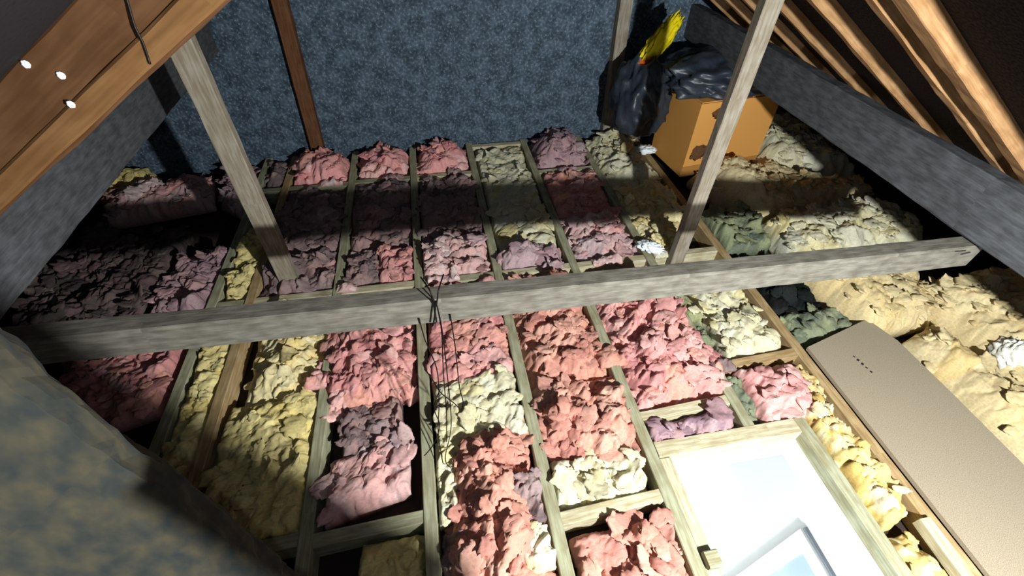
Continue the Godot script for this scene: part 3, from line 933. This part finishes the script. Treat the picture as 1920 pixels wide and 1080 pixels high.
# ------------------------------------------------------------------ loose things
func make_loose_things() -> void:
	# chipboard sheet
	var b := thing("chipboard_sheet", "bare chipboard sheet with a row of ink marks lying right of the hatch", "board", Vector3(1.78, 0.001, -0.35))
	var pl := PackedVector2Array([Vector2(1.562, -1.018), Vector2(1.955, -1.124), Vector2(2.0, -0.98), Vector2(2.01, -0.7), Vector2(2.02, 0.4), Vector2(1.56, 0.4)])
	var st := begin()
	var o := b.position
	var c := Vector3.ZERO
	for i in pl.size():
		var p := Vector3(pl[i].x - o.x, 0, pl[i].y - o.z)
		var q := Vector3(pl[(i + 1) % pl.size()].x - o.x, 0, pl[(i + 1) % pl.size()].y - o.z)
		var u := Vector3(0, 0.018, 0)
		quad(st, q, p, p + u, q + u)
		for v in [c + u, p + u, q + u, c, q, p]:
			st.set_uv(Vector2(v.x, v.z))
			st.add_vertex(v)
	obj("board", finish(st, false), M.chip, b)
	for i in 5:
		var s := begin()
		var w: float = [0.006, 0.012, 0.013, 0.007, 0.009][i]
		var z: float = [-0.935, -0.915, -0.893, -0.872, -0.850][i]
		add_box(s, Vector3(-w / 2, 0, -0.005), Vector3(w / 2, 0.0006, 0.005))
		var m := obj("ink_mark", finish(s, false), M.ink, b)
		m.position = Vector3(1.735 + i * 0.004 - o.x, 0.018, z - o.z)
		m.rotation.y = 0.5
	var bt := beam("loose_batten", Vector3(1.50, -0.005, -0.29), Vector3(1.485, -0.005, 0.3), 0.04, 0.05, Vector3.UP, M.pine_pale, self, 0.0015, 101)
	tag(bt, "short pale batten lying beside the chipboard at the bottom edge", "batten")
	# cardboard box
	var bx := thing("cardboard_box", "brown cardboard box standing by the wall under black plastic bags", "box", Vector3(1.9, 0.0, -2.74))
	bx.rotation.y = 0.12
	st = begin()
	add_box(st, Vector3(-0.29, 0, -0.2), Vector3(0.31, 0.5, 0.2))
	obj("body", finish(st, false), M.card, bx)
	st = begin()
	add_box(st, Vector3(-0.28, 0.5, -0.19), Vector3(0.30, 0.504, -0.002))
	add_box(st, Vector3(-0.28, 0.5, 0.002), Vector3(0.30, 0.506, 0.19))
	obj("flap", finish(st, false), M.card, bx)
	st = begin()
	add_box(st, Vector3(-0.288, 0.0, 0.2), Vector3(0.308, 0.075, 0.2035))
	obj("flap", finish(st, false), M.tape, bx)
	for m in [[-0.13, 0.43, 0.05, 0.03], [-0.20, 0.17, 0.05, 0.045]]:
		var pm := lump(Vector3(m[2], m[3], 0.0015), 61 + int(m[3] * 1000), 0.5, 2.5, false, 12)
		obj("printed_smudge", pm, M.stud, bx).position = Vector3(m[0], m[1], 0.2035 if m[1] > 0.08 else 0.206)
	# bags
	var g := obj("plastic_bag", lump(Vector3(0.17, 0.25, 0.2), 11, 0.28, 1.5, true, 40), M.bag)
	g.position = Vector3(1.39, 0.40, -2.86)
	tag(g, "black plastic bag hanging down the left side of the cardboard box", "bag", "black plastic bags")
	g = obj("plastic_bag", lump(Vector3(0.36, 0.11, 0.24), 17, 0.32, 1.8, true, 40), M.bag)
	g.position = Vector3(1.82, 0.59, -2.74)
	tag(g, "black plastic bag slumped across the top of the cardboard box", "bag", "black plastic bags")
	var yb := thing("yellow_packet", "crumpled yellow packet with an orange edge on the black bags", "packet", Vector3(1.43, 0.66, -2.86))
	var y1 := obj("packet", lump(Vector3(0.06, 0.15, 0.035), 23, 0.45, 3.0, false, 26), M.yellow, yb)
	y1.position = Vector3(0.02, 0.10, 0)
	y1.rotation = Vector3(0.1, 0.2, -0.62)
	var y2 := obj("orange_edge", lump(Vector3(0.07, 0.025, 0.03), 27, 0.4, 3.0, false, 16), M.orange, yb)
	y2.position = Vector3(-0.05, 0.0, 0.01)
	y2.rotation = Vector3(0, 0, 0.45)
	# scraps
	var pp := obj("paper_scrap", lump(Vector3(0.065, 0.02, 0.035), 41, 0.6, 3.0, true, 20), M.paper)
	pp.position = Vector3(1.12, 0.035, -1.79)
	pp.rotation.y = -0.6
	tag(pp, "crumpled white paper scrap on the joist left of the right upright", "paper")
	pp = obj("paper_scrap", lump(Vector3(0.07, 0.02, 0.05), 43, 0.5, 3.0, true, 20), M.paper)
	pp.position = Vector3(1.50, 0.05, -2.82)
	tag(pp, "grey white scrap wedged at the foot of the cardboard box", "paper")
	var ch := beam("wood_chip", Vector3(-2.2, 0.02, -2.12), Vector3(-2.13, 0.03, -2.2), 0.02, 0.012, Vector3.UP, M.pine_pale, self, 0.003, 111)
	tag(ch, "pale wood chip lying in the dark left eaves", "scrap")
	# cord and wires on the tie beam
	var w := thing("hanging_cord", "thin black cord knotted round the tie beam and hanging in a tangle", "cord", Vector3(-0.045, 0.70, -0.94))
	var cz := 0.036
	obj("knot_loop", tube([Vector3(-0.035, 0.052, -0.034), Vector3(-0.012, 0.054, cz - 0.01), Vector3(-0.002, 0.0, cz), Vector3(0.012, 0.052, cz - 0.01), Vector3(0.03, 0.053, -0.034)], 0.0022), M.wire, w)
	obj("strand", tube([Vector3(0.0, 0.02, cz), Vector3(-0.008, -0.03, cz + 0.004), Vector3(-0.016, -0.07, cz + 0.004)], 0.0026), M.wire, w)
	var strands := [[[0.0, 0.02, 0.036], [0.004, -0.10, 0.045], [-0.01, -0.3, 0.06], [-0.02, -0.5, 0.08], [-0.035, -0.64, 0.12]],
		[[0.0, 0.02, 0.037], [0.006, -0.08, 0.047], [0.002, -0.3, 0.05], [-0.008, -0.52, 0.12], [-0.045, -0.66, 0.17], [-0.03, -0.68, 0.20], [-0.005, -0.675, 0.18]],
		[[-0.055, -0.05, 0.03], [-0.05, -0.15, 0.03], [-0.03, -0.3, 0.04], [-0.04, -0.45, 0.07], [-0.06, -0.6, 0.10], [-0.055, -0.66, 0.19]],
		[[0.035, -0.05, 0.03], [0.038, -0.2, 0.03], [0.036, -0.4, 0.045], [0.042, -0.5, 0.05], [0.03, -0.55, 0.06]],
		[[-0.07, -0.3, 0.03], [-0.05, -0.36, 0.035], [-0.03, -0.42, 0.05], [0.01, -0.5, 0.05], [0.03, -0.54, 0.058]],
		[[-0.03, -0.4, 0.05], [-0.06, -0.48, 0.07], [-0.05, -0.55, 0.10], [-0.08, -0.62, 0.13], [-0.12, -0.66, 0.15]]]
	for s in strands:
		var ps := []
		for p in s:
			ps.append(Vector3(p[0], p[1], p[2]))
		obj("strand", tube(ps, 0.0019), M.wire, w)
